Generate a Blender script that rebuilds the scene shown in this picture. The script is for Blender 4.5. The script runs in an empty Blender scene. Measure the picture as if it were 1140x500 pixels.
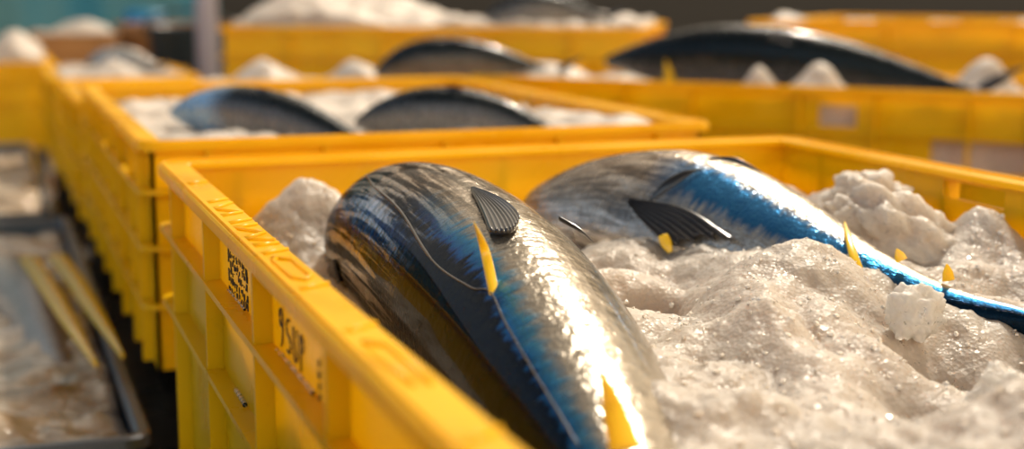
import bpy, bmesh, math, random
from mathutils import Vector, Matrix, noise

C = bpy.context.scene.collection
sc = bpy.context.scene
RZ = 0.37                      # height of the near crate's rim above the floor (m)
V = Vector
rnd = random.Random(7)

# ------------------------------------------------------------------ materials
def mat(name, base=(.8, .8, .8), rough=.5, metal=0., **k):
    m = bpy.data.materials.new(name); m.use_nodes = True
    b = m.node_tree.nodes['Principled BSDF']
    b.inputs['Base Color'].default_value = (*base, 1)
    b.inputs['Roughness'].default_value = rough
    b.inputs['Metallic'].default_value = metal
    for a, v in k.items():
        b.inputs[a.replace('_', ' ')].default_value = v
    return m

def N(m, t, **k):
    n = m.node_tree.nodes.new(t)
    for a, v in k.items():
        setattr(n, a, v)
    return n

def L(m, a, b):
    m.node_tree.links.new(a, b)

def bsdf(m):
    return m.node_tree.nodes['Principled BSDF']

def noise_tex(m, scale, detail=3, vec=None, rough=.5, dist=0):
    n = N(m, 'ShaderNodeTexNoise')
    n.inputs['Scale'].default_value = scale; n.inputs['Detail'].default_value = detail
    n.inputs['Roughness'].default_value = rough; n.inputs['Distortion'].default_value = dist
    if vec is not None: L(m, vec, n.inputs['Vector'])
    return n

def ramp(m, fac, stops, interp='LINEAR'):
    r = N(m, 'ShaderNodeValToRGB'); cr = r.color_ramp; cr.interpolation = interp
    while len(cr.elements) < len(stops): cr.elements.new(.5)
    for e, (p, c) in zip(cr.elements, stops):
        e.position = p; e.color = (*c, 1) if len(c) == 3 else c
    L(m, fac, r.inputs[0]); return r

def mix(m, fac, a, b, mode='MIX'):
    n = N(m, 'ShaderNodeMix', data_type='RGBA', blend_type=mode)
    for s, v in ((n.inputs[0], fac), (n.inputs[6], a), (n.inputs[7], b)):
        if isinstance(v, (int, float)): s.default_value = v
        elif isinstance(v, tuple): s.default_value = (*v, 1)
        else: L(m, v, s)
    return n.outputs[2]

def math_n(m, op, a, b=None, c=None):
    n = N(m, 'ShaderNodeMath', operation=op)
    for i, v in enumerate((a, b, c)):
        if v is None: continue
        if isinstance(v, (int, float)): n.inputs[i].default_value = v
        else: L(m, v, n.inputs[i])
    return n.outputs[0]

def bump(m, h, strength, dist, prev=None):
    b = N(m, 'ShaderNodeBump'); b.inputs['Strength'].default_value = strength
    b.inputs['Distance'].default_value = dist; L(m, h, b.inputs['Height'])
    if prev is not None: L(m, prev, b.inputs['Normal'])
    return b.outputs[0]

def objvec(m):
    return N(m, 'ShaderNodeTexCoord').outputs['Object']

def yellow_plastic():
    m = mat('yellow_plastic', (.93, .50, .004), .30)
    b = bsdf(m); v = objvec(m)
    n = noise_tex(m, 9, 5, v); n2 = noise_tex(m, 160, 2, v)
    c = ramp(m, n.outputs[0], [(.3, (.92, .57, .003)), (.6, (.99, .67, .004))])
    g = noise_tex(m, 34, 6, v, .7)
    gm = ramp(m, g.outputs[0], [(.60, (0, 0, 0)), (.74, (.55, .55, .55))])
    L(m, mix(m, gm.outputs[0], c.outputs[0], (.62, .36, .02)), b.inputs['Base Color'])
    L(m, ramp(m, n.outputs[0], [(.3, (.2,)*3), (.7, (.42,)*3)]).outputs[0], b.inputs['Roughness'])
    L(m, bump(m, n2.outputs[0], .25, .0008, bump(m, n.outputs[0], .3, .004)), b.inputs['Normal'])
    tr = N(m, 'ShaderNodeBsdfTranslucent'); tr.inputs[0].default_value = (.99, .69, .006, 1)
    ms = N(m, 'ShaderNodeMixShader'); ms.inputs[0].default_value = .45
    L(m, b.outputs[0], ms.inputs[1]); L(m, tr.outputs[0], ms.inputs[2])
    L(m, ms.outputs[0], m.node_tree.nodes['Material Output'].inputs[0])
    return m
YEL = yellow_plastic()

def ice_mat(name='crushed_ice', tint=(.74, .655, .565), fine=2.1, trans=.38):
    m = mat(name, tint, .28)
    b = bsdf(m); v = objvec(m)
    b.inputs['IOR'].default_value = 1.31
    b.inputs['Subsurface Weight'].default_value = .75
    b.inputs['Subsurface Radius'].default_value = (1, .9, .8); b.inputs['Subsurface Scale'].default_value = .03
    b.inputs['Transmission Weight'].default_value = trans
    vo = N(m, 'ShaderNodeTexVoronoi', feature='F1'); vo.inputs['Scale'].default_value = 150 * fine
    L(m, v, vo.inputs['Vector'])
    n = noise_tex(m, 110, 5, v, .65)
    n3 = noise_tex(m, 14, 4, v)
    L(m, ramp(m, n3.outputs[0], [(.30, tuple(x * .78 for x in tint)), (.62, tint)]).outputs[0], b.inputs['Base Color'])
    L(m, ramp(m, n.outputs[0], [(.35, (.24,)*3), (.62, (.65,)*3)]).outputs[0], b.inputs['Roughness'])
    L(m, bump(m, vo.outputs['Distance'], .40, .0018, bump(m, n.outputs[0], .32, .003)), b.inputs['Normal'])
    return m
ICE = ice_mat()
CRYSTAL = mat('ice_crystal', (.82, .75, .66), .06, 0, Specular_IOR_Level=.8)
CLEAR_ICE = ice_mat('clear_ice', (.90, .85, .78), .6, .55)

def skin_mat(name, stops, head=None, seed=0., metal=.85, rough=.21, tail=None):
    """stops run round the body: v .5 = middle of the back, 0/1 = belly; u runs from snout to tail"""
    m = mat(name, (.5, .5, .5), rough, metal)
    b = bsdf(m); uv = N(m, 'ShaderNodeUVMap').outputs[0]
    sp = N(m, 'ShaderNodeSeparateXYZ'); L(m, uv, sp.inputs[0])
    mp = N(m, 'ShaderNodeMapping'); L(m, uv, mp.inputs[0])
    mp.inputs['Scale'].default_value = (6, 5, 1); mp.inputs['Location'].default_value = (seed, seed, 0)
    big = noise_tex(m, 1.0, 4, mp.outputs[0])
    ms = N(m, 'ShaderNodeMapping'); L(m, uv, ms.inputs[0])
    ms.inputs['Scale'].default_value = (150, 14, 1); ms.inputs['Rotation'].default_value = (0, 0, .12)
    streak = noise_tex(m, 1.0, 4, ms.outputs[0], .6, .4)
    ml = N(m, 'ShaderNodeMapping'); L(m, uv, ml.inputs[0])
    ml.inputs['Scale'].default_value = (9, 70, 1); ml.inputs['Rotation'].default_value = (0, 0, -.25)
    lstr = noise_tex(m, 1.0, 5, ml.outputs[0], .7, .6)
    d = math_n(m, 'ADD', sp.outputs[1], math_n(m, 'MULTIPLY', math_n(m, 'SUBTRACT', big.outputs[0], .5), .06))
    d = math_n(m, 'ADD', d, math_n(m, 'MULTIPLY', math_n(m, 'SUBTRACT', streak.outputs[0], .5), .07))
    col = ramp(m, d, stops).outputs[0]
    if head:
        hc = ramp(m, d, head['stops']).outputs[0]
        hs = ramp(m, lstr.outputs[0], [(.43, head['a']), (.50, head['b']), (.57, head['c'])]).outputs[0]
        hc = mix(m, head.get('amt', .6), hc, hs)
        e = math_n(m, 'ADD', sp.outputs[0], math_n(m, 'MULTIPLY', math_n(m, 'SUBTRACT', big.outputs[0], .5), .12))
        w = ramp(m, e, [(head['u'] - .05, (1,)*3), (head['u'] + .05, (0,)*3)]).outputs[0]
        col = mix(m, w, col, hc)
    if tail:
        w = ramp(m, sp.outputs[0], [(tail['u'] - .06, (0,)*3), (tail['u'] + .06, (1,)*3)]).outputs[0]
        col = mix(m, w, col, ramp(m, d, tail['stops']).outputs[0])
    col = mix(m, .35, col, ramp(m, streak.outputs[0], [(.35, (.35,)*3), (.65, (1.15,)*3)]).outputs[0], 'MULTIPLY')
    L(m, col, b.inputs['Base Color']); L(m, col, b.inputs['Specular Tint'])
    # fine scales
    mv = N(m, 'ShaderNodeMapping'); L(m, uv, mv.inputs[0]); mv.inputs['Scale'].default_value = (170, 110, 1)
    vo = N(m, 'ShaderNodeTexVoronoi', feature='F1'); L(m, mv.outputs[0], vo.inputs['Vector']); vo.inputs['Scale'].default_value = 1
    nn = noise_tex(m, 60, 5, objvec(m), .6)
    nb = bump(m, nn.outputs[0], .5, .004)
    nb = bump(m, vo.outputs['Distance'], .30, .0012, nb)
    nb = bump(m, streak.outputs[0], .45, .0022, nb)
    L(m, nb, b.inputs['Normal'])
    L(m, ramp(m, nn.outputs[0], [(.3, (rough*.6,)*3), (.7, (rough*1.6,)*3)]).outputs[0], b.inputs['Roughness'])
    b.inputs['Coat Weight'].default_value = .3; b.inputs['Coat IOR'].default_value = 1.3; b.inputs['Coat Roughness'].default_value = .06
    return m

BLACK = mat('black_fin', (.012, .010, .010), .28, 0, Coat_Weight=.5)
YFIN = mat('yellow_fin', (.95, .54, .01), .28, 0, Coat_Weight=.5, Subsurface_Weight=.15)
INK = mat('black_ink', (.012, .01, .008), .55)
STEEL = mat('dull_steel', (.15, .17, .20), .35, .8)
DARKBLUE = mat('dark_blue_paint', (.02, .05, .08), .4)

# ------------------------------------------------------------------ object helpers
def link(o, parent=None):
    C.objects.link(o)
    if parent is not None: o.parent = parent
    return o

def mesh_obj(name, bm, m, parent=None, loc=None, smooth=False):
    me = bpy.data.meshes.new(name); bm.to_mesh(me); bm.free()
    if smooth:
        for p in me.polygons: p.use_smooth = True
    for x in (m if isinstance(m, (list, tuple)) else [m]): me.materials.append(x)
    o = link(bpy.data.objects.new(name, me), parent)
    if loc is not None: o.location = loc
    return o

def tag(o, label=None, cat=None, group=None, kind=None):
    for k, v in (('label', label), ('category', cat), ('group', group), ('kind', kind)):
        if v: o[k] = v
    return o

def thing(name, label, cat, loc, rz=0, group=None):
    o = link(bpy.data.objects.new(name, None)); o.empty_display_size = .05
    o.location = loc; o.rotation_euler = (0, 0, rz)
    return tag(o, label, cat, group)

def box(bm, x0, x1, y0, y1, z0, z1):
    r = bmesh.ops.create_cube(bm, size=1)
    for v in r['verts']:
        v.co = V(((x0 + x1) / 2 + v.co.x * (x1 - x0), (y0 + y1) / 2 + v.co.y * (y1 - y0), (z0 + z1) / 2 + v.co.z * (z1 - z0)))

def rrect(w, l, r, n=6):
    pts = []
    for cx, cy, a0 in ((w/2 - r, l/2 - r, 0), (-w/2 + r, l/2 - r, 90), (-w/2 + r, -l/2 + r, 180), (w/2 - r, -l/2 + r, 270)):
        for i in range(n + 1):
            a = math.radians(a0 + 90 * i / n)
            pts.append((cx + r * math.cos(a), cy + r * math.sin(a)))
    return pts

def ring_sweep(bm, w, l, r, prof):
    """sweep a closed profile of (inset, z) round a rounded rectangle"""
    loops = []
    for ins, z in prof:
        loops.append([bm.verts.new((x, y, z)) for x, y in rrect(w - 2 * ins, l - 2 * ins, max(r - ins, .003))])
    n = len(loops[0]); k = len(loops)
    for a in range(k):
        A, B = loops[a], loops[(a + 1) % k]
        for i in range(n):
            bm.faces.new((A[i], A[(i + 1) % n], B[(i + 1) % n], B[i]))
    bmesh.ops.recalc_face_normals(bm, faces=bm.faces)

def tube(bm, pts, r, n=8, flat=1.):
    rings = []
    for i, p in enumerate(pts):
        p = V(p); t = (V(pts[min(i + 1, len(pts) - 1)]) - V(pts[max(i - 1, 0)])).normalized()
        a = t.cross(V((0, 0, 1)));  a = a.normalized() if a.length > 1e-4 else V((1, 0, 0)); b = t.cross(a)
        rr = r[i] if isinstance(r, (list, tuple)) else r
        rings.append([bm.verts.new(p + a * rr * math.cos(2*math.pi*k/n) + b * rr * flat * math.sin(2*math.pi*k/n)) for k in range(n)])
    for A, B in zip(rings, rings[1:]):
        for k in range(n): bm.faces.new((A[k], A[(k+1) % n], B[(k+1) % n], B[k]))
    bm.faces.new(rings[0][::-1]); bm.faces.new(rings[-1])

def spline(keys, n):
    """Catmull-Rom through rows of numbers"""
    out = []; k = len(keys) - 1
    for j in range(n + 1):
        t = j / n * k; i = min(int(t), k - 1); f = t - i
        p0, p1, p2, p3 = keys[max(i - 1, 0)], keys[i], keys[i + 1], keys[min(i + 2, k)]
        out.append([.5 * ((2*b) + (-a + c) * f + (2*a - 5*b + 4*c - d) * f*f + (-a + 3*b - 3*c + d) * f**3) for a, b, c, d in zip(p0, p1, p2, p3)])
    return out

# ------------------------------------------------------------------ crates
OFF = .013      # wall set in from the outer edge of rim and ledges
def crate(label, cx, cy, rz, w, l, h, zrim=RZ, ledges=(.053, .118), xr=(), yr=(), holes=(), group='yellow plastic fish crates', name='fish_crate'):
    """w along local x, l along local y. xr: rib positions on the +-y faces, yr: on the +-x faces.
    holes: (face, a0, a1, z0, z1) openings through a wall"""
    t = thing(name, label, 'crate', (cx, cy, zrim - h), rz, group)
    bm = bmesh.new()
    T = .0045
    ring_sweep(bm, w, l, .022, [(OFF, h - .004), (OFF, .0), (OFF + T, .0), (OFF + T, h - .004)]) if not holes else None
    if holes:
        for face in ('-y', '+y', '-x', '+x'):
            half = (w if face[1] == 'y' else l) / 2 - OFF
            hs = [q[1:] for q in holes if q[0] == face]
            av = sorted({-half, half, *[q[0] for q in hs], *[q[1] for q in hs]})
            zv = sorted({0, h - .004, *[h + q[2] for q in hs], *[h + q[3] for q in hs]})
            for a0, a1 in zip(av, av[1:]):
                for z0, z1 in zip(zv, zv[1:]):
                    if any(q[0] - 1e-6 <= a0 and a1 <= q[1] + 1e-6 and h + q[2] - 1e-6 <= z0 and z1 <= h + q[3] + 1e-6 for q in hs): continue
                    s = -1 if face[0] == '-' else 1
                    if face[1] == 'y':
                        y = s * (l / 2 - OFF); box(bm, a0, a1, min(y, y - s*T), max(y, y - s*T), z0, z1)
                    else:
                        x = s * (w / 2 - OFF); box(bm, min(x, x - s*T), max(x, x - s*T), a0, a1, z0, z1)
    box(bm, -w/2 + OFF + .002, w/2 - OFF - .002, -l/2 + OFF + .002, l/2 - OFF - .002, 0, .006)
    mesh_obj('crate_wall', bm, YEL, t)
    bm = bmesh.new()
    ring_sweep(bm, w, l, .024, [(0.0015, h), (0, h - .0015), (0, h - .009), (.003, h - .009), (.004, h - .005), (.025, h - .005), (.0255, h - .001), (.0245, h)])
    ring_sweep(bm, w - .006, l - .006, .024, [(0, h + .0018), (0, h - .001), (.003, h - .001), (.003, h + .0018)])
    rim = mesh_obj('rim', bm, YEL, t)
    for z in ledges:
        bm = bmesh.new()
        ring_sweep(bm, w, l, .022, [(0, h - z), (0, h - z - .0045), (OFF + .001, h - z - .0045), (OFF + .001, h - z)])
        mesh_obj('ledge', bm, YEL, t)
    rows = list(zip((.009,) + tuple(z + .0045 for z in ledges), tuple(ledges) + (h - .004,)))
    for s in (-1, 1):
        for y in yr:
            bm = bmesh.new(); x0, x1 = sorted((s * (w/2 - .0015), s * (w/2 - OFF)))
            for a, b in rows: box(bm, x0, x1, y - .0022, y + .0022, h - b, h - a)
            mesh_obj('rib', bm, YEL, t)
        for x in xr:
            bm = bmesh.new(); y0, y1 = sorted((s * (l/2 - .0015), s * (l/2 - OFF)))
            for a, b in rows: box(bm, x - .0022, x + .0022, y0, y1, h - b, h - a)
            mesh_obj('rib', bm, YEL, t)
    return t

def txt_mesh(name, body, size, depth, m, parent, mtx, bevel=0):
    cu = bpy.data.curves.new(name, 'FONT'); cu.body = body; cu.size = size; cu.extrude = depth; cu.bevel_depth = bevel
    o = bpy.data.objects.new(name, cu); C.objects.link(o)
    bpy.context.view_layer.update()
    me = bpy.data.meshes.new_from_object(o.evaluated_get(bpy.context.evaluated_depsgraph_get()))
    bpy.data.objects.remove(o); bpy.data.curves.remove(cu)
    me.name = name; me.materials.clear(); me.materials.append(m)
    o = link(bpy.data.objects.new(name, me), parent); o.matrix_local = mtx
    return o

# near crate: outer corner at (0,0), 0.64 wide, 0.96 long, coming towards the viewer
W, LEN, H = .64, .96, .37
main_ribs = [-.09, -.28, -.478, -.668, -.855]
near = crate('large yellow plastic fish crate nearest the viewer, holding two fish in crushed ice',
             W/2, -LEN/2, 0, W, LEN, H, ledges=(.053, .118, .30), yr=[y + LEN/2 for y in main_ribs], xr=[-.25, -.13, 0, .13, .25],
             holes=[('+x', .12, .20, -.024, -.009)])

# raised letters and loops moulded into the top of the near crate's left rim
def rim_bar(pts, r=.0011):
    bm = bmesh.new(); tube(bm, [V((x - W/2, y + LEN/2, H + .0004)) for x, y in pts], r, 6); return bm
bars = [[(.006, -.285), (.023, -.275)], [(.006, -.30), (.023, -.292)], [(.006, -.30), (.022, -.318)], [(.006, -.333), (.022, -.318)],
        [(.006, -.333), (.023, -.340)], [(.006, -.352), (.023, -.349)], [(.005, -.375), (.024, -.366)],
        [(.010, -.385), (.020, -.392), (.020, -.43), (.015, -.437), (.010, -.43), (.009, -.392), (.013, -.386)],
        [(.005, -.455), (.024, -.447)], [(.005, -.53), (.024, -.52)],
        [(.010, -.545), (.019, -.552), (.019, -.60)], [(.008, -.555), (.012, -.60)], [(.005, -.66), (.024, -.65)],
        [(.006, -.21), (.023, -.20)], [(.006, -.235), (.023, -.215)], [(.006, -.235), (.023, -.25)], [(.006, -.26), (.023, -.25)],
        [(.006, -.70), (.022, -.72), (.006, -.74)], [(.006, -.13), (.023, -.12)]]
bars = [[(x, -.355 + (y + .275) * 1.3) for x, y in b] for b in bars]
for b in bars:
    bm = bmesh.new(); tube(bm, [V((x - W/2, y + LEN/2, H + .0006)) for x, y in b], .0014, 6)
    mesh_obj('raised_stroke', bm, YEL, near, smooth=True)

# hand lettering 9SUP on the wall panel, written with a marker
def stroke_letter(bm, pts, oy, oz, s, r=.00055):
    # pts in letter space (x right, y up); on this wall right = -y
    tube(bm, [V((OFF - .0008 - W/2, oy - p[0] * s * 1.2 + LEN/2, H + oz + p[1] * s)) for p in pts], r, 6, 1)
def arc(cx, cy, rx, ry, a0, a1, n=10):
    return [(cx + rx * math.cos(math.radians(a0 + (a1 - a0) * i / n)), cy + ry * math.sin(math.radians(a0 + (a1 - a0) * i / n))) for i in range(n + 1)]
bm = bmesh.new()
s = .0128
oy, oz = -.5050, -.0495
stroke_letter(bm, arc(.28, 1.42, .28, .40, 0, 360, 14), oy, oz, s); stroke_letter(bm, [(.56, 1.5), (.56, .9), (.45, .35), (.2, .1)], oy, oz, s)
oy -= .0190
stroke_letter(bm, arc(.4, 1.30, .34, .38, 60, 250) + arc(.35, .58, .36, .40, 80, -130), oy, oz, s)
oy -= .0190
stroke_letter(bm, [(.05, 1.6), (.05, .6)] + arc(.35, .55, .30, .40, 180, 360) + [(.65, 1.6)], oy, oz, s)
oy -= .0175
stroke_letter(bm, [(.1, 0), (.1, 1.6)], oy, oz, s); stroke_letter(bm, arc(.12, 1.2, .5, .38, 90, -90), oy, oz, s)
mesh_obj('hand_lettering', bm, INK, near, smooth=True)
# small stamped block of print further along the same wall
bm = bmesh.new()
r2 = random.Random(3)
for row in range(5):
    y = -.320
    while y > -.398:
        wl = r2.uniform(.003, .009)
        z = -.024 - row * .0062 + r2.uniform(-.0015, .0015)
        k = int(wl / .0022)
        for j in range(k):
            yy = y - j * .0022
            x = OFF - .0006 - W/2
            if r2.random() < .55: box(bm, x, x + .0008, yy - .0014 + LEN/2, yy - .0006 + LEN/2, H + z - .0045, H + z)
            if r2.random() < .7: box(bm, x, x + .0008, yy - .0018 + LEN/2, yy + LEN/2, H + z - .001 - r2.choice((0, .0018, .0035)), H + z - r2.choice((0, .0018, .0030)))
        y -= wl + .0022
mesh_obj('stamped_print', bm, INK, near)
# small dark moulding marks beyond the lettering
bm = bmesh.new()
for k in range(4): box(bm, OFF - .001 - W/2, OFF - W/2, -.605 - .0015 + LEN/2, -.605 + .001 * (k % 2) + LEN/2, H - .036 - k*.006, H - .032 - k*.006)
mesh_obj('mould_mark', bm, INK, near)

back = crate('yellow fish crate with two dark fish, close behind the nearest crate', W/2, .158 + .465, 0, .64, .93, .235, ledges=(.048, .105, .165),
      yr=[-.42, -.33, -.19, -.05, .09, .23, .37], xr=[-.25, -.13, 0, .13, .25],
      holes=[('-x', -.33, -.22, -.040, -.014), ('-x', -.02, .06, -.040, -.014)])
third = crate('yellow crate behind the two-fish crate, brimming with ice', .305, 1.40, 0, .62, .50, .205, RZ - .03, ledges=(.048, .105, .165), yr=[-.2, 0, .2], xr=[-.2, 0, .2])

# crate on the right behind the near one, its long side turned to the viewer
def oriented(label, x, y, ang, length, depth, h, zrim, **k):
    """(x,y): front left corner; front edge runs along ang"""
    a = math.radians(ang); d = V((math.cos(a), math.sin(a))); n = V((-d.y, d.x))
    c = V((x, y)) + d * length/2 + n * depth/2
    return crate(label, c.x, c.y, a, length, depth, h, zrim, **k), d, n
right, _, _ = oriented('yellow crate behind the near crate on the right, one large dark fish on its ice', .655, 1.125, -50, 1.02, .46, .29, RZ,
      ledges=(.066, .125, .2), xr=[-.45, -.34, -.2, -.08, .1, .22, .36, .45], yr=[-.2, 0, .2],
      holes=[('-y', .130, .19, -.060, -.026), ('-y', .305, .48, -.119, -.072)])
heap, _, _ = oriented('yellow crate heaped high with ice at the top middle of the photo', .327, 1.83, -29, .93, .62, .30, RZ + .070,
      ledges=(.06, .13, .2), xr=[-.3, -.1, .1, .3], yr=[-.2, 0, .2])
far_r, _, _ = oriented('yellow ribbed crate in the upper right corner under the dark wall', 1.37, 1.415, -50, 1.20, .62, .455, RZ + .085,
      ledges=(.055, .12, .2, .3), xr=[-.55, -.3, -.05, .12, .3, .5], yr=[-.2, 0, .2])
far_l = crate('yellow crate at the left edge of the photo topped with white ice', -.27, 3.25, 0, .64, .62, .24, RZ - .052,
      ledges=(.05, .11), xr=[-.2, -.05, .1, .25], yr=[-.2, 0, .2])

def pallet(x, y, rz, w, l, h, label):
    t = thing('plastic_pallet', label, 'pallet', (x, y, 0), rz, 'dark pallets under the crates')
    bm = bmesh.new()
    for i in range(6): box(bm, -w/2 + i*w/6 + .008, -w/2 + (i+1)*w/6 - .008, -l/2, l/2, h - .018, h)
    mesh_obj('deck', bm, PAL, t)
    for k in (-1, 0, 1):
        bm = bmesh.new(); box(bm, -w/2, w/2, k*(l/2 - .05) - .04, k*(l/2 - .05) + .04, 0, h - .018); mesh_obj('runner', bm, PAL, t)
PAL = mat('dark_pallet_plastic', (.012, .014, .018), .5)
pallet(W/2 + .02, .62, 0, .56, .86, .135, 'dark pallet under the yellow crate close behind the nearest crate')
pallet(.305, 1.40, 0, .54, .44, .135, 'dark pallet under the crate brimming with ice')
for o, h, w, l in ((right, .08, .92, .38), (heap, .140, .84, .54), (far_l, .078, .56, .54)):
    pallet(o.location.x, o.location.y, o.rotation_euler.z, w, l, h,
           {right: 'dark pallet under the right crate with one large fish', heap: 'dark pallet under the heaped ice crate at top middle', far_l: 'dark pallet under the ice crate at the left edge'}[o])

# ------------------------------------------------------------------ ice
def hills(hl, x, y):
    z = 0
    for hx, hy, amp, rx, ry in hl:
        q = ((x - hx) / rx) ** 2 + ((y - hy) / ry) ** 2
        if q < 9: z += amp * math.exp(-q)
    return z

def ice_field(name, label, cx, cy, rz, w, l, z0, hl, step, seed, shards=0, floor_z=0, rough=1., m=ICE, group='beds of crushed ice', keep=None):
    """z0: mean surface height (world). hills in world coordinates"""
    nx, ny = int(w / step), int(l / step)
    ca, sa = math.cos(rz), math.sin(rz); vs = []; fs = []
    of = V((seed * 3.1, seed * 1.7, seed)); big = V((9, 9, 9))
    fine = step < .005
    for j in range(ny + 1):
        for i in range(nx + 1):
            lx, ly = -w/2 + w*i/nx, -l/2 + l*j/ny
            X, Y = cx + ca*lx - sa*ly, cy + sa*lx + ca*ly
            p = V((X, Y, 0)) + of
            z = z0 - floor_z + hills(hl, X, Y)
            z += rough * (.012 * noise.noise(p * 9) + .006 * noise.noise(p * 26))
            q = p + V((noise.noise(p * 18), noise.noise(p * 18 + big), 0)) * .014
            dd, _ = noise.voronoi(q * 19); z += rough * .016 * (.45 - dd[0])
            if fine:
                dd, _ = noise.voronoi(q * 8.5 + big); z += rough * .020 * (min(dd[1] - dd[0], .5) - .3)
                dd, _ = noise.voronoi(q * 62); z += rough * .0042 * (.4 - dd[0])
                z += rough * .0020 * noise.noise(p * 150)
            vs.append((lx, ly, max(z, .01)))
    n1 = nx + 1
    for j in range(ny):
        for i in range(nx): a = j * n1 + i; fs.append((a, a + 1, a + 1 + n1, a + n1))
    edge = [i for i in range(nx)] + [j*n1 + nx for j in range(ny)] + [ny*n1 + i for i in range(nx, 0, -1)] + [j*n1 for j in range(ny, 0, -1)]
    b0 = len(vs); n = len(edge)
    for e in edge: vs.append((vs[e][0], vs[e][1], 0))
    for k in range(n): fs.append((edge[(k+1) % n], edge[k], b0 + k, b0 + (k+1) % n))
    fs.append(tuple(range(b0 + n - 1, b0 - 1, -1)))
    nsm = len(fs)
    rr = random.Random(seed)
    tb = bmesh.new(); bmesh.ops.create_icosphere(tb, subdivisions=1, radius=1)
    tv = [v.co.copy() for v in tb.verts]; tf_ = [tuple(v.index for v in f.verts) for f in tb.faces]; tb.free()
    for _ in range(shards):
        c = V(vs[rr.randrange(1, ny) * n1 + rr.randrange(1, nx)]); sz = rr.uniform(.0008, .0030)
        mt = Matrix.Rotation(rr.random() * 6, 3, V((rr.uniform(-1, 1), rr.uniform(-1, 1), 1)).normalized()) @ Matrix.Diagonal((sz, sz * rr.uniform(.5, 1), sz * rr.uniform(.3, .8)))
        b = len(vs); vs.extend(tuple(c + mt @ v) for v in tv); fs.extend(tuple(b + k for k in f) for f in tf_)
    me = bpy.data.meshes.new(name); me.from_pydata(vs, [], fs); me.materials.append(m); me.materials.append(CRYSTAL)
    me.polygons.foreach_set('use_smooth', [k < nsm for k in range(len(fs))])
    me.polygons.foreach_set('material_index', [0 if k < nsm else 1 for k in range(len(fs))])
    o = link(bpy.data.objects.new(name, me)); o.location = (cx, cy, floor_z); o.rotation_euler.z = rz
    tag(o, label, 'ice', group, 'stuff'); return o

main_hills = [(.215, -.105, .045, .06, .05), (.42, -.40, .022, .07, .06), (.36, -.52, .012, .08, .08), (.33, -.30, .010, .05, .05),
              (.56, -.25, .050, .05, .07), (.52, -.12, .030, .07, .05), (.585, -.37, .035, .04, .05),
              (.285, -.42, -.055, .024, .035), (.405, -.580, -.060, .042, .055), (.345, -.655, -.030, .045, .05), (.345, -.455, .010, .045, .045), (.505, -.585, -.055, .05, .04), (.33, -.76, .03, .05, .05), (.108, -.095, .045, .045, .035), (.06, -.45, -.06, .05, .22), (.06, -.75, -.05, .05, .15), (.37, -.47, .014, .05, .05)]
ice_field('crushed_ice', 'beige crushed ice around the two fish in the nearest crate', W/2, -LEN/2, 0, W - 2*OFF - .012, LEN - 2*OFF - .012,
          RZ - .056, main_hills, .0024, 3, 2500, RZ - H + .006)
ice_field('crushed_ice', 'blurred ice around the two dark fish in the crate close behind the nearest one', W/2, .623, 0, W - .06, .93 - .06,
          RZ - .022, [(.1, .35, .01, .1, .1), (.45, .45, .02, .1, .1), (.55, .3, .02, .1, .1), (.3, .7, .01, .2, .1)], .008, 5, 0, RZ - .235 + .006)
ice_field('crushed_ice', 'blurred ice brimming over the third crate in line', .305, 1.40, 0, .56, .44,
          RZ - .036, [(.36, 1.45, .05, .06, .1), (.52, 1.35, .055, .05, .1)], .01, 6, 0, RZ - .235 + .006)
ice_field('crushed_ice', 'blurred ice under the large dark fish in the right crate', right.location.x, right.location.y, right.rotation_euler.z, .96, .41,
          RZ - .02, [(1.045, .77, .045, .030, .03), (1.11, .70, .055, .040, .04), (.85, 1.15, .03, .1, .1), (1.40, .66, .06, .05, .05), (.75, 1.15, .02, .1, .1)], .009, 7, 0, RZ - .29 + .006)
ice_field('crushed_ice', 'high blurred heap of ice in the crate at top middle', heap.location.x, heap.location.y, heap.rotation_euler.z, .87, .56,
          RZ + .08, [(.55, 1.95, .07, .12, .15), (.75, 1.95, .05, .12, .12), (1.15, 1.7, .02, .08, .08)], .012, 8, 0, RZ + .070 - .30 + .006)
ice_field('crushed_ice', 'pale ice in the upper right crate', far_r.location.x, far_r.location.y, far_r.rotation_euler.z, 1.14, .56,
          RZ + .07, [(1.35, 1.65, .05, .1, .1), (1.5, 1.5, .03, .1, .1)], .014, 9, 0, RZ + .085 - .455 + .006)
ice_field('crushed_ice', 'white mound of ice on the crate at the left edge', -.27, 3.25, 0, .58, .56,
          RZ - .06, [(-.05, 3.1, .09, .09, .12), (-.35, 3.2, .05, .12, .12)], .014, 10, 0, RZ - .052 - .24 + .006)

def lump(label, loc, size, seed, rot=(0, 0, 0), m=None):
    bm = bmesh.new(); bmesh.ops.create_icosphere(bm, subdivisions=5, radius=1)
    of = V((seed, seed * 2, seed * 3))
    for v in bm.verts:
        n = v.co.normalized()
        dd, _ = noise.voronoi((n + of) * 1.6)
        d2, _ = noise.voronoi((n + of) * 4.5)
        v.co = n * (1 + .45 * (.5 - dd[0]) + .16 * (.4 - d2[0]) + .22 * noise.noise((n + of) * 2.6) + .09 * noise.noise((n + of) * 8) + .05 * noise.noise((n + of) * 19))
        v.co = V((v.co.x * size[0], v.co.y * size[1], v.co.z * size[2]))
    o = mesh_obj('ice_lump', bm, m or CLEAR_ICE, None, loc, True); o.rotation_euler = rot
    tag(o, label, 'ice', 'large lumps of ice in the nearest crate'); return o
lump('large ice lump leaning behind the tail of the right tuna', (.530, -.352, RZ - .044), (.058, .036, .034), 14, (.1, .5, -.6), ICE)
lump('small clear ice lump in front of the tail of the right tuna', (.4146, -.5352, RZ - .0540), (.019, .016, .018), 5)
lump('ice lump against the right wall of the nearest crate', (.566, -.262, RZ - .030), (.040, .036, .026), 17, (.2, 0, .4), ICE)
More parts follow.
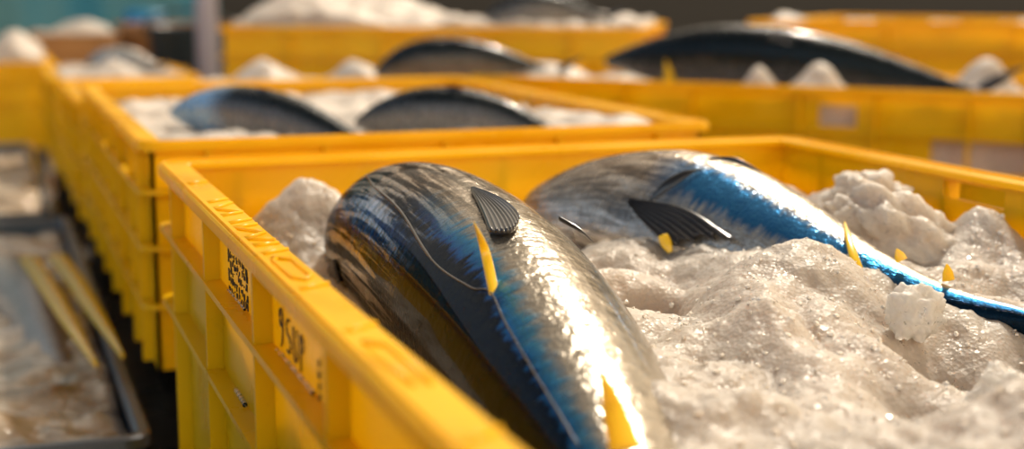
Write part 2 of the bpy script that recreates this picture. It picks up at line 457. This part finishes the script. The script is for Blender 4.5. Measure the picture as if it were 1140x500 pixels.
lump('small ice lump in the lower right corner of the photo', (.3879, -.6594, RZ - .078), (.022, .018, .02), 11, (0, .3, 0))

# ------------------------------------------------------------------ fish
class Fish:
    def __init__(s, name, label, keys, dorsal, m, group, nu=90, nv=72):
        """keys: rows (x, y, z above rim, half height, half width)"""
        s.root = thing(name, label, 'fish', (keys[len(keys)//2][0], keys[len(keys)//2][1], RZ + keys[len(keys)//2][2] - keys[len(keys)//2][3]), 0, group)
        s.K = spline([(k[0], k[1], k[2] + RZ, k[3], k[4]) for k in keys], nu); s.nu, s.nv = nu, nv
        s.dv = V(dorsal).normalized(); s.o = s.root.location.copy()
        bm = bmesh.new(); uvl = bm.loops.layers.uv.new('UVMap'); R = []
        for i in range(nu + 1):
            R.append([bm.verts.new(s.pt(i / nu, 360 * k / nv - 180) - s.o) for k in range(nv)])
        for i in range(nu):
            for k in range(nv):
                f = bm.faces.new((R[i][k], R[i][(k+1) % nv], R[i+1][(k+1) % nv], R[i+1][k]))
                for lp, (a, b) in zip(f.loops, ((i, k), (i, k+1), (i+1, k+1), (i+1, k))): lp[uvl].uv = (a / nu, b / nv)
        bm.faces.new(R[0]); bm.faces.new(R[-1][::-1])
        bmesh.ops.recalc_face_normals(bm, faces=bm.faces)
        s.body = mesh_obj('body', bm, m, s.root, smooth=True)
    def frame(s, u):
        f = max(0, min(u, 1)) * s.nu; i = min(int(f), s.nu - 1); g = f - i
        a, b = s.K[i], s.K[i+1]; k = [p + (q - p) * g for p, q in zip(a, b)]
        lo, hi = s.K[max(i - 1, 0)], s.K[min(i + 2, s.nu)]
        T = (V(hi[:3]) - V(lo[:3])).normalized()
        D = (s.dv - T * s.dv.dot(T)).normalized(); S = T.cross(D)
        return V(k[:3]), T, D, S, k[3], k[4]
    def pt(s, u, phi, h=0):
        c, T, D, S, a, b = s.frame(u); p = math.radians(phi)
        cs, sn = math.cos(p), math.sin(p)
        e = .92
        x = math.copysign(abs(cs) ** e, cs) * (a + h); y = math.copysign(abs(sn) ** e, sn) * (b + h)
        return c + D * x + S * y
    def nrm(s, u, phi):
        return (s.pt(u, phi, .01) - s.pt(u, phi)).normalized()
    def patch(s, name, poly, h, m, nribs=0, n=26, ridge=.0012, label=None):
        """a fin lying on the skin: poly(a,b)->(u,phi,lift), a across 0..1, b root to tip 0..1"""
        bm = bmesh.new(); top = []; bot = []
        for i in range(n + 1):
            rt, rb = [], []
            for j in range(n * 2 + 1):
                a, b = j / (2*n), i / n
                u, ph, lf = poly(a, b)
                r = ridge * abs(math.sin(math.pi * nribs * a)) if nribs else 0
                rt.append(bm.verts.new(s.pt(u, ph, h + lf + r) - s.o)); rb.append(bm.verts.new(s.pt(u, ph, h + lf - .0012) - s.o))
            top.append(rt); bot.append(rb)
        for G in (top, bot):
            for i in range(n):
                for j in range(2*n): bm.faces.new((G[i][j], G[i][j+1], G[i+1][j+1], G[i+1][j]))
        m2 = 2*n
        e = [(i, 0) for i in range(n)] + [(n, j) for j in range(m2)] + [(i, m2) for i in range(n, 0, -1)] + [(0, j) for j in range(m2, 0, -1)]
        for k in range(len(e)):
            (a, b), (c, d) = e[k], e[(k+1) % len(e)]
            try: bm.faces.new((top[a][b], top[c][d], bot[c][d], bot[a][b]))
            except ValueError: pass
        bmesh.ops.recalc_face_normals(bm, faces=bm.faces)
        o = mesh_obj(name, bm, m, s.root, smooth=True)
        if label: o['label'] = label
        return o
    def blade(s, name, pts, wid, th, m, wdir=None, label=None, n=24):
        """a free-standing tapered fin along world points, wid along the chord, th thick"""
        K = spline([(*p, w) for p, w in zip(pts, wid)], n); bm = bmesh.new(); R = []
        for i, k in enumerate(K):
            p = V(k[:3]); q = V(K[min(i+1, n)][:3]) - V(K[max(i-1, 0)][:3]); T = q.normalized()
            w = (wdir - T * wdir.dot(T)).normalized(); nn = T.cross(w)
            R.append([bm.verts.new(p + w * max(k[3], .0003) * math.cos(2*math.pi*j/12) + nn * th * min(1, k[3]*200 + .2) * math.sin(2*math.pi*j/12) - s.o) for j in range(12)])
        for A, B in zip(R, R[1:]):
            for j in range(12): bm.faces.new((A[j], A[(j+1) % 12], B[(j+1) % 12], B[j]))
        bm.faces.new(R[0][::-1]); bm.faces.new(R[-1])
        bmesh.ops.recalc_face_normals(bm, faces=bm.faces)
        o = mesh_obj(name, bm, m, s.root, smooth=True)
        if label: o['label'] = label
        return o

SIL = (.50, .46, .40); SIL2 = (.58, .52, .43); NAVY = (.003, .016, .032); BLUE = (.035, .17, .36); LBLUE = (.10, .30, .48)
OLIVE = (.045, .034, .016); DK = (.02, .02, .022); BRN = (.30, .22, .15)  # OLIVE: dark skin with the crate's brown reflection mixed into its colour
HBLUE = (.08, .30, .62)  # sky reflection painted on left tuna's head; right tuna's own blue band
skin1 = skin_mat('tuna_skin_dark_back', [(0, SIL), (.36, SIL2), (.445, SIL), (.470, LBLUE), (.492, BLUE), (.503, NAVY), (.60, NAVY), (.63, OLIVE), (.85, OLIVE), (1, SIL)],
                 dict(u=.44, stops=[(0, SIL), (.40, SIL), (.46, BRN), (.49, DK), (.515, DK), (.535, HBLUE), (.585, HBLUE), (.605, OLIVE), (.85, OLIVE), (1, SIL)],
                      a=(.01, .01, .012), b=(.20, .17, .14), c=(.85, .76, .66), amt=.68), 1.3)
F1 = Fish('tuna', 'whole tuna at left of the nearest crate with navy back and silver flank',
          [(.152,-.130,-.085,.018,.018),(.162,-.150,-.068,.048,.045),(.172,-.195,-.058,.070,.060),(.179,-.27,-.056,.080,.068),(.182,-.38,-.066,.082,.070),(.172,-.50,-.076,.074,.063),(.155,-.62,-.088,.058,.050),(.138,-.72,-.10,.038,.032),(.13,-.83,-.115,.014,.016),(.13,-.90,-.12,.006,.012)],
          (-.62, -.1, .78), skin1, 'whole tuna in the nearest crate', 120, 96)
skin2 = skin_mat('tuna_skin_pale_flank', [(0, SIL), (.10, SIL2), (.160, SIL2), (.188, HBLUE), (.25, BLUE), (.275, SIL), (.40, SIL), (.55, NAVY), (.8, SIL), (1, SIL2)],
                 dict(u=.40, stops=[(0, SIL), (.1, SIL2), (.2, BRN), (.3, SIL), (.4, SIL2), (.55, DK), (1, BRN)], a=(.05, .05, .06), b=(.30, .24, .19), c=(.78, .72, .64), amt=.6), 4.2, .72,
                 tail=dict(u=.68, stops=[(0, SIL), (.15, SIL2), (.19, HBLUE), (.235, BLUE), (.285, NAVY), (.60, NAVY), (.8, SIL), (1, SIL)]))
F2 = Fish('tuna', 'whole tuna at right of the nearest crate, blue-striped, with a spread black fin',
          [(.318,-.085,-.055,.008,.008),(.328,-.105,-.048,.030,.024),(.350,-.150,-.046,.055,.042),(.385,-.205,-.044,.068,.050),(.41,-.27,-.045,.064,.047),(.429,-.34,-.052,.050,.038),(.446,-.425,-.060,.030,.025),(.469,-.49,-.066,.017,.016),(.495,-.535,-.068,.010,.012),(.52,-.575,-.072,.008,.012)],
          (-.25, -.75, -.45), skin2, 'whole tuna in the nearest crate', 120, 96)
R = lambda x, y, z: V((x, y, z + RZ))
lerp = lambda a, b, t: a + (b - a) * t
YT, YTM = (.1153, -.5428, .0217), (.1229, -.5329, .0012)
Y2T, Y2M, Y2B = (.1279, -.6904, -.0257), (.1305, -.6996, -.0418), (.1289, -.7178, -.0568)
RF0, RF1, RF2 = (.2278, -.3889, -.0049), (.2368, -.4040, -.0112), (.2416, -.4177, -.0179)
D1, D1T, D2, D2T = (.4765, -.4867, -.0468), (.4729, -.4887, -.0350), (.4560, -.4612, -.0363), (.4530, -.4587, -.0283)
FL1, FL1T, FL2, FL2T = (.4672, -.5206, -.0750), (.4668, -.5293, -.0949), (.4884, -.5445, -.0750), (.4886, -.5525, -.0899)
YB, YBT = (.3509, -.2993, -.0384), (.3532, -.3077, -.0506)
# --- left tuna
def pect1(a, b):
    u = lerp(.436 + .090*b, .436 + .072*b, a) + .014 * math.sin(math.pi*a) * b
    ph = lerp(-31 + 11*b, -33 - 9*math.sin(b*2.2) , a)
    return u, ph, .0008 + .002*b
F1.patch('pectoral_fin', pect1, .0012, BLACK, 9, 26, .0022, 'black folded pectoral fin')
F1.patch('side_fin', lambda a, b: (.30 - .10*b, lerp(52, 66, a) + 16*b, .001), .001, BLACK, 7, 16, .002)
# first dorsal fin folded into its groove along the back
pts = spline([(.26, -8), (.275, -6), (.325, 0), (.405, 3), (.505, 9), (.565, 3), (.585, -3), (.62, -1), (.68, 0), (.75, -1)], 70)
bm = bmesh.new(); tube(bm, [F1.pt(u, p, .0003) - F1.o for u, p in pts], [.0010 if u < .5 else .0006 for u, p in pts], 8)
mesh_obj('dorsal_fin', bm, BLACK, F1.root, smooth=True)
VIEWX = V((1, -.35, 0))
F1.blade('finlet', [F1.pt(.59, -3, -.003), R(.1315, -.513, .0005), R(*YT)], [.0031, .0027, .0004], .0014, YFIN, VIEWX, 'tall yellow fin')
F1.blade('finlet', [R(*Y2B), R(*Y2M), R(*Y2T)], [.0074, .0050, .0004], .0020, YFIN, VIEWX, 'tall yellow fin')
for u, ph in ((.79, 0), (.83, 0), (.87, 0), (.91, 0)):
    F1.blade('finlet', [F1.pt(u, ph, -.002), F1.pt(u + .01, ph, .008), F1.pt(u + .03, ph, .014)], [.004, .003, .0004], .001, YFIN, V((0, 1, 0)))
F1.blade('anal_fin', [R(*RF0), R(*RF1), R(*RF2)], [.0016, .0014, .0003], .0008, BLACK, V((0, 0, 1)), 'black fin tip')
e, T, _, _, _, _ = F1.frame(1)
for sg in (1, -1): F1.blade('tail_lobe', [e - T*.012, e + T*.01 + V((sg*.03, 0, 0)), e + T*.035 + V((sg*.062, 0, 0))], [.012, .010, .001], .002, BLACK, T)
# --- right tuna
def pect2(a, b):
    k = b * (1 - .10 * abs(math.sin(a * 11)) * (a > .15))
    u = lerp(.366 + .19*k, .366 + .105*k, a); ph = lerp(-76 - 5*math.sin(math.pi*k) + 6*k, -73 + 27*k, a)
    return u, ph, .001 + .005*k
F2.patch('pectoral_fin', pect2, .0015, BLACK, 8, 26, .0022, 'spread black pectoral fin')
F2.blade('pelvic_fin', [F2.pt(.40, -79, .0015), F2.pt(.412, -91, .003), F2.pt(.424, -103, .003), F2.pt(.434, -112, .002)], [.0012, .0042, .0034, .0004], .0010, BLACK, V((.8, -.5, .1)))
F2.blade('dorsal_fin', [F2.pt(.42, -130, .0008), F2.pt(.45, -137, .0035), F2.pt(.485, -146, .0012)], [.0006, .0022, .0004], .0012, BLACK, V((0, 0, 1)))
F2.blade('long_yellow_fin', [F2.pt(.622, -153, .003), F2.pt(.655, -118, .004), F2.pt(.682, -90, .004), F2.pt(.71, -48, .001)], [.0008, .0026, .0034, .0022], .0014, YFIN, V((.9, -.4, 0)), 'long yellow sickle fin')
for a, b in ((D1, D1T), (D2, D2T), (FL1, FL1T), (FL2, FL2T)):
    a, b = R(*a), R(*b); F2.blade('finlet', [a, a.lerp(b, .5), b], [.0042, .0034, .0006], .0014, YFIN, V((.9, -.4, 0)), 'yellow finlet')
F2.blade('pelvic_tip', [R(*YB), R(*YB).lerp(R(*YBT), .5), R(*YBT)], [.004, .0045, .002], .002, YFIN, V((.9, -.4, 0)), 'yellow fin tip')
e, T, _, _, _, _ = F2.frame(1)
for sg in (1, -1): F2.blade('tail_lobe', [e - T*.012, e + T*.004 + V((0, 0, sg*.03)), e + T*.02 + V((0, 0, sg*.055))], [.010, .009, .001], .002, BLACK, T)

# ------------------------------------------------------------------ blurred fish in the crates behind
GREY = (.20, .19, .18); SLATE = (.012, .018, .022)
skin3 = skin_mat('far_fish_skin', [(0, SIL), (.22, SIL), (.34, GREY), (.42, SLATE), (.6, SLATE), (.70, GREY), (.8, SIL), (1, SIL)], None, 2.2, .35, .24)
skin4 = skin_mat('far_fish_skin_sky_on_head', [(0, SIL), (.22, SIL), (.34, GREY), (.42, SLATE), (.6, SLATE), (.70, GREY), (.8, SIL), (1, SIL)],
                 dict(u=.30, stops=[(0, (.3, .5, .7)), (1, (.3, .5, .7))], a=(.10, .30, .60), b=(.30, .55, .80), c=(.6, .7, .75), amt=.8), 2.2, .35, .24)  # pale blue sky reflection painted into the head colour
def far_fish(label, pts, r, dorsal, group, skin3=skin3):
    n = len(pts); ks = []
    prof = [.15, .62, .95, 1., .85, .55, .28, .12]
    P = spline(pts, 7)
    for i in range(8):
        ks.append((*P[i], r * prof[i], r * prof[i] * .75))
    f = Fish('whole_fish', label, ks, dorsal, skin3, group, 40, 32)
    e = V(P[-1]) + V((0, 0, RZ)); T = (V(P[-1]) - V(P[-2])).normalized()
    up = V((0, 0, 1)); up = (up - T * up.dot(T)).normalized()
    for sg in (1, -1):
        f.blade('tail_lobe', [e - T * .01, e + T * r * .25 + up * sg * r * .35, e + T * r * .8 + up * sg * r * .8], [r * .12, r * .13, .001], .0022, BLACK, T)
    m = V(P[3]) + V((0, 0, RZ)); D = V(dorsal).normalized()
    f.blade('dorsal_fin', [m + D * r * .82 - T * r * .5, m + D * r * .98, m + D * r * .98 + T * r * .5], [r * .10, r * .10, .001], .002, BLACK, T)
    return f
far_fish('dark fish, head painted pale blue with sky reflection, on ice just behind the nearest crate', [(.085, .58, -.006), (.135, .50, -.002), (.195, .40, -.008), (.255, .31, -.028), (.29, .25, -.045)], .038, (-.1, -.3, .9), 'fish in the crate close behind the nearest', skin4)
far_fish('all-dark fish lying on ice just behind the nearest crate', [(.30, .47, -.016), (.35, .41, -.006), (.42, .35, -.006), (.48, .29, -.022), (.52, .25, -.04)], .038, (-.1, -.3, .9), 'fish in the crate close behind the nearest')
far_fish('grey fish lying across the ice behind the second crate at top centre', [(.52, 1.22, .00), (.58, 1.19, .016), (.67, 1.15, .020), (.76, 1.10, .008), (.81, 1.07, .0)], .048, (-.1, -.5, .8), 'fish further back')
FARS = {}; FARS['large'] = far_fish('large dark fish with bright highlights lying on the ice of the right crate', [(.91, 1.08, .022), (1.00, .98, .028), (1.11, .87, .028), (1.22, .77, .012), (1.31, .68, -.006), (1.36, .62, -.018)], .072, (-.5, -.6, .55), 'fish further back')
cf = FARS['large']
cf.blade('finlet', [V((.968, .945, RZ - .012)), V((.963, .940, RZ + .008)), V((.955, .935, RZ + .030))], [.010, .007, .001], .003, YFIN, V((1, -.35, 0)), 'yellow finlet')
far_fish('dark fish on top of the ice heap at the top middle', [(.88, 1.66, .088), (.95, 1.62, .102), (1.03, 1.575, .104), (1.11, 1.52, .088)], .040, (-.1, -.3, .9), 'fish further back')

# ------------------------------------------------------------------ low trays on the left
WATER = mat('icy_slush', (.33, .26, .19), .12)
_b = bsdf(WATER); _v = objvec(WATER)
_n = noise_tex(WATER, 7, 5, _v, .6)
L(WATER, ramp(WATER, _n.outputs[0], [(.36, (.16, .10, .05)), (.5, (.46, .37, .27)), (.66, (.74, .66, .56))]).outputs[0], _b.inputs['Base Color'])
L(WATER, bump(WATER, noise_tex(WATER, 30, 4, _v).outputs[0], .6, .01), _b.inputs['Normal'])
def tray(label, x0, x1, y0, y1, h, ice_label, seed, hl):
    t = thing('fish_tray', label, 'tray', ((x0+x1)/2, (y0+y1)/2, 0), 0, 'low metal trays left of the crates')
    w, l = x1 - x0, y1 - y0; bm = bmesh.new()
    ring_sweep(bm, w - .012, l - .012, .02, [(0, h - .004), (0, 0), (.005, 0), (.005, h - .004)]); box(bm, -w/2 + .01, w/2 - .01, -l/2 + .01, l/2 - .01, 0, .006)
    mesh_obj('tray_wall', bm, DARKBLUE, t)
    bm = bmesh.new(); ring_sweep(bm, w, l, .025, [(0, h - .002), (.003, h), (.011, h), (.014, h - .002), (.014, h - .012), (0, h - .012)])
    mesh_obj('rail', bm, STEEL, t)
    ice_field('slush_ice', ice_label, (x0+x1)/2, (y0+y1)/2, 0, w - .034, l - .034, h - .02, hl, .010, seed, 0, .006, .9, WATER, 'slush in the low trays')
tray('low steel-railed tray beside the nearest crate, holding slush and a yellow-finned fish', -.60, -.011, .0, 1.36, .12, 'brown slushy ice in the tray beside the nearest crate', 21,
     [(-.17, .15, .018, .06, .12), (-.06, .5, .012, .05, .2)])
tray('further steel-railed tray of grey slush at the left, beyond the first', -.70, -.03, 1.42, 2.70, .12, 'grey slushy ice in the further tray', 22, [(-.2, 1.8, .03, .2, .2)])
tf = Fish('whole_fish', 'pale fish with two long yellow fins sunk in brown slush',
          [(-.20, 1.12, -.285, .01, .01), (-.17, 1.02, -.28, .04, .035), (-.12, .85, -.275, .052, .045), (-.09, .66, -.275, .050, .042), (-.08, .50, -.28, .035, .03), (-.07, .36, -.285, .015, .015), (-.065, .30, -.288, .01, .012)],
          (.2, -.2, .9), skin_mat('pale_tray_fish_skin', [(0, SIL), (.35, SIL), (.5, (.3, .24, .2)), (.65, SIL), (1, SIL2)], None, 6., .4, .35), None, 40, 32)
tf.root['category'] = 'fish'
for a, b in (((-.095, .80, -.222), (-.046, .205, -.232)), ((-.055, .80, -.222), (-.018, .215, -.228))):
    A, B = V(a) + V((0, 0, RZ)), V(b) + V((0, 0, RZ))
    tf.blade('long_yellow_fin', [A, A.lerp(B, .35) + V((0, 0, .004)), A.lerp(B, .7) + V((0, 0, .002)), B], [.013, .012, .009, .002], .004, YFIN, V((1, 0, 0)), 'long yellow sickle fin')

# ------------------------------------------------------------------ setting
m = mat('wet_concrete', (.10, .09, .085), .25); v = objvec(m)
L(m, ramp(m, noise_tex(m, 3, 6, v, .6).outputs[0], [(.35, (.05, .047, .045)), (.7, (.16, .145, .13))]).outputs[0], bsdf(m).inputs['Base Color'])
L(m, ramp(m, noise_tex(m, 2, 3, v).outputs[0], [(.4, (.08,)*3), (.6, (.4,)*3)]).outputs[0], bsdf(m).inputs['Roughness'])
bm = bmesh.new(); box(bm, -9, 12, -5, 12, -.1, 0)
tag(mesh_obj('floor', bm, m), kind='structure')

TARP = mat('teal_tarp', (.045, .17, .22), .45)
L(TARP, ramp(TARP, noise_tex(TARP, .9, 4, objvec(TARP)).outputs[0], [(.35, (.05, .19, .26)), (.65, (.14, .34, .40))]).outputs[0], bsdf(TARP).inputs['Base Color'])
_b = bsdf(TARP); _t = N(TARP, 'ShaderNodeBsdfTranslucent'); _t.inputs[0].default_value = (.10, .42, .50, 1); _s = N(TARP, 'ShaderNodeMixShader'); _s.inputs[0].default_value = .45
L(TARP, _b.outputs[0], _s.inputs[1]); L(TARP, _t.outputs[0], _s.inputs[2]); L(TARP, _s.outputs[0], TARP.node_tree.nodes['Material Output'].inputs[0])
DWALL = mat('dark_wall', (.016, .015, .014), .6)
bm = bmesh.new(); box(bm, -8, 12, 11.0, 11.2, 0, 3.6)
tag(mesh_obj('wall_back', bm, DWALL), kind='structure')
def cloth(name, x0, x1, y, z0, z1, m, label):
    bm = bmesh.new(); n = 120; fr = []
    for off in (0, .006):
        g = []
        for i in range(n + 1):
            x = x0 + (x1 - x0) * i / n; yy = y + off + .05 * math.sin(x * 9) + .02 * math.sin(x * 23 + 1)
            g.append([bm.verts.new((x, yy + .02 * math.sin(x * 5 + k), z0 + (z1 - z0) * k / 6)) for k in range(7)])
        fr.append(g)
    for g in fr:
        for i in range(n):
            for k in range(6): bm.faces.new((g[i][k], g[i+1][k], g[i+1][k+1], g[i][k+1]))
    for i in range(n):
        for k in (0, 6): bm.faces.new((fr[0][i][k], fr[0][i+1][k], fr[1][i+1][k], fr[1][i][k]))
    bmesh.ops.recalc_face_normals(bm, faces=bm.faces)
    return tag(mesh_obj(name, bm, m, None, None, True), label, 'tarp')
cloth('hanging_tarp', -4, 1.05, 6.6, 0, 2.2, TARP, 'teal tarp hanging behind everything at the upper left')

def lathe(bm, prof, n=32):
    R = [[bm.verts.new((r * math.cos(2*math.pi*k/n), r * math.sin(2*math.pi*k/n), z)) for k in range(n)] for r, z in prof]
    for A, B in zip(R, R[1:]):
        for k in range(n): bm.faces.new((A[k], A[(k+1) % n], B[(k+1) % n], B[k]))
    bm.faces.new(R[0][::-1]); bm.faces.new(R[-1])
BLUEP = mat('blue_plastic', (.01, .22, .48), .35)
t = thing('plastic_barrel', 'bright blue barrel in front of the teal tarp', 'barrel', (.50, 4.95, 0))
bm = bmesh.new(); lathe(bm, [(.07, 0), (.078, .01), (.080, .2), (.084, .21), (.080, .22), (.080, .40), (.072, .42), (.072, .415), (.068, .40)]); mesh_obj('drum', bm, BLUEP, t, smooth=True)
bm = bmesh.new(); lathe(bm, [(.083, .405), (.085, .412), (.085, .425), (.078, .43), (.05, .428)]); mesh_obj('lid', bm, BLUEP, t, smooth=True)
POST = mat('lilac_steel', (.42, .40, .48), .45, .1)
t = thing('steel_post', 'pale grey steel post left of the heaped ice crate', 'post', (.52, 3.30, 0))
bm = bmesh.new(); lathe(bm, [(.07, 0), (.07, .012), (.035, .014)]); mesh_obj('base_plate', bm, POST, t)
bm = bmesh.new(); lathe(bm, [(.034, .01), (.034, 1.3)]); mesh_obj('pole', bm, POST, t, smooth=True)
OR = mat('orange_brown_plastic', (.42, .20, .06), .45)
YEL_KEEP = YEL; YEL = OR
oc = crate('brownish orange crate standing far behind at the left before the teal tarp', (.17), 4.30, 0, .30, .50, .35, RZ - .01, ledges=(.06, .14), xr=[-.08, .08], yr=[-.1, .1], name='storage_crate', group=None)
oc2 = crate('low brown crate far behind, between the blue barrel and the steel post', .60, 4.30, .2, .46, .50, .36, RZ + .02, ledges=(.06, .14), xr=[-.08, .08], yr=[-.1, .1], name='storage_crate', group=None)
YEL = YEL_KEEP
ice_field('crushed_ice', 'ice heap on the brownish orange crate far behind at the left', .17, 4.30, 0, .25, .45, RZ - .005, [(.2, 4.2, .05, .08, .1)], .014, 31, 0, RZ - .01 - .35 + .006)
fifth = crate('yellow crate of ice with a cream-bellied fish, left of the steel post', (.15), 2.22, 0, .32, .60, .21, RZ - .04, ledges=(.05, .11), xr=[-.2, 0, .2], yr=[-.2, 0, .2])
pallet(.15, 2.22, 0, .28, .54, .12, 'dark pallet under the crate with a cream-bellied fish')
ice_field('crushed_ice', 'ice in the crate with a cream-bellied fish', (.15), 2.22, 0, .26, .54, RZ - .042, [(.15, 2.15, .03, .05, .08)], .012, 32, 0, RZ - .04 - .21 + .006)
far_fish('cream-bellied fish on the ice of the crate left of the steel post', [(.09, 2.32, -.03), (.13, 2.28, -.02), (.18, 2.23, -.018), (.22, 2.18, -.025), (.25, 2.14, -.035)], .034, (.2, -.5, -.8), 'fish further back')
TUB = mat('dark_tub', (.02, .03, .035), .4)
t = thing('round_tub', 'dark round tub beside the steel post', 'tub', (.50, 3.62, 0))
bm = bmesh.new(); lathe(bm, [(.10, 0), (.13, .38), (.14, .39), (.14, .40), (.125, .40), (.12, .34)]); mesh_obj('tub_wall', bm, TUB, t, smooth=True)
bm = bmesh.new(); tube(bm, [(-.14, 0, .38), (-.13, -.05, .42), (-.06, -.12, .45), (.06, -.12, .45), (.13, -.05, .42), (.14, 0, .38)], .006); mesh_obj('handle', bm, TUB, t, smooth=True)

WAT = mat('water', (1, 1, 1), .03, 0, Transmission_Weight=1., IOR=1.33)
def drip(pts, r, label):
    bm = bmesh.new(); tube(bm, [V(p) + V((0, 0, RZ)) for p in spline(pts, 20)], [r * (1 + .25 * math.sin(i * 2.1)) * (.4 if i in (0, 20) else 1) for i in range(21)], 10)
    tag(mesh_obj('water_drip', bm, WAT, None, None, True), label, 'water', 'water beads on the ledges of the nearest crate')
drip([(.0110, -.497, -.0515), (.0112, -.55, -.0515), (.011, -.600, -.0515)], .0011, 'long thin line of water under the hand lettering')
drip([(.0110, -.345, -.1165), (.0108, -.37, -.1163), (.0105, -.387, -.1163)], .0014, 'short water bead on the lower ledge')
drip([(.0110, -.325, -.0515), (.0112, -.36, -.0515), (.011, -.395, -.0515)], .0008, 'thin line of water under the stamped print')


# ------------------------------------------------------------------ light
w = bpy.data.worlds.new('sky'); sc.world = w; w.use_nodes = True; nt = w.node_tree; nt.nodes.clear()
out = nt.nodes.new('ShaderNodeOutputWorld'); bg = nt.nodes.new('ShaderNodeBackground')
tc = nt.nodes.new('ShaderNodeTexCoord'); sp = nt.nodes.new('ShaderNodeSeparateXYZ'); nt.links.new(tc.outputs['Generated'], sp.inputs[0])
def wramp(src, stops):
    r = nt.nodes.new('ShaderNodeValToRGB'); cr = r.color_ramp
    while len(cr.elements) < len(stops): cr.elements.new(.5)
    for e, (p, c) in zip(cr.elements, stops): e.position = p; e.color = (*c, 1)
    nt.links.new(src, r.inputs[0]); return r
# broad sky: blue shade on the left, warm haze on the right, darker below the horizon
mr = nt.nodes.new('ShaderNodeMapRange'); nt.links.new(sp.outputs['X'], mr.inputs[0]); mr.inputs[1].default_value = -1; mr.inputs[2].default_value = 1
az = wramp(mr.outputs[0], [(0, (.26, .40, .60)), (.28, (.36, .44, .54)), (.5, (.80, .66, .50)), (.8, (1.2, .98, .72)), (1, (1., .82, .60))])
mz = nt.nodes.new('ShaderNodeMapRange'); nt.links.new(sp.outputs['Z'], mz.inputs[0]); mz.inputs[1].default_value = -1; mz.inputs[2].default_value = 1
el = wramp(mz.outputs[0], [(.45, (.08, .07, .06)), (.52, (.5, .5, .5)), (.60, (1.3, 1.3, 1.3)), (.72, (1.2, 1.2, 1.2)), (.82, (.28, .28, .28)), (1, (.22, .22, .22))])
mx = nt.nodes.new('ShaderNodeMix'); mx.data_type = 'RGBA'; mx.blend_type = 'MULTIPLY'; mx.inputs[0].default_value = 1
nt.links.new(az.outputs[0], mx.inputs[6]); nt.links.new(el.outputs[0], mx.inputs[7]); my = nt.nodes.new('ShaderNodeMapRange'); nt.links.new(sp.outputs['Y'], my.inputs[0]); my.inputs[1].default_value = -1; my.inputs[2].default_value = 1
fr = wramp(my.outputs[0], [(0, (1., .93, .82)), (.25, (.8, .76, .7)), (.5, (.42, .42, .42)), (1, (.42, .42, .42))])  # warm front fill added to the sky from behind the camera
m2 = nt.nodes.new('ShaderNodeMix'); m2.data_type = 'RGBA'; m2.blend_type = 'MULTIPLY'; m2.inputs[0].default_value = 1
nt.links.new(mx.outputs[2], m2.inputs[6]); nt.links.new(fr.outputs[0], m2.inputs[7]); nt.links.new(m2.outputs[2], bg.inputs[0])
bg.inputs[1].default_value = 2.2; nt.links.new(bg.outputs[0], out.inputs[0])

def sun(name, d, energy, col, ang):
    l = bpy.data.lights.new(name, 'SUN'); l.energy = energy; l.color = col; l.angle = math.radians(ang)
    o = link(bpy.data.objects.new(name, l)); o.rotation_euler = V(d).to_track_quat('Z', 'Y').to_euler(); return o
sun('sun', (.42, .50, .76), 4.4, (1., .87, .70), 5)

# ------------------------------------------------------------------ camera
cam = bpy.data.cameras.new('camera'); co = link(bpy.data.objects.new('camera', cam)); sc.camera = co
cam.sensor_width = 36; cam.lens = 36 * 1600 / 1140; cam.clip_start = .02
co.location = (-.135, -1.292, RZ + .15)
co.rotation_euler = (math.radians(90 - 9.3), 0, math.radians(-20))
cam.dof.use_dof = True; cam.dof.focus_distance = 0.93; cam.dof.aperture_fstop = 3.8; cam.dof.aperture_blades = 0

sc.view_settings.view_transform = 'Standard'; sc.view_settings.look = 'None'; sc.view_settings.gamma = 1
sc.view_settings.use_curve_mapping = False; sc.view_settings.exposure = .28
sc.cycles.use_denoising = True
sc.cycles.max_bounces = 10; sc.cycles.transmission_bounces = 6
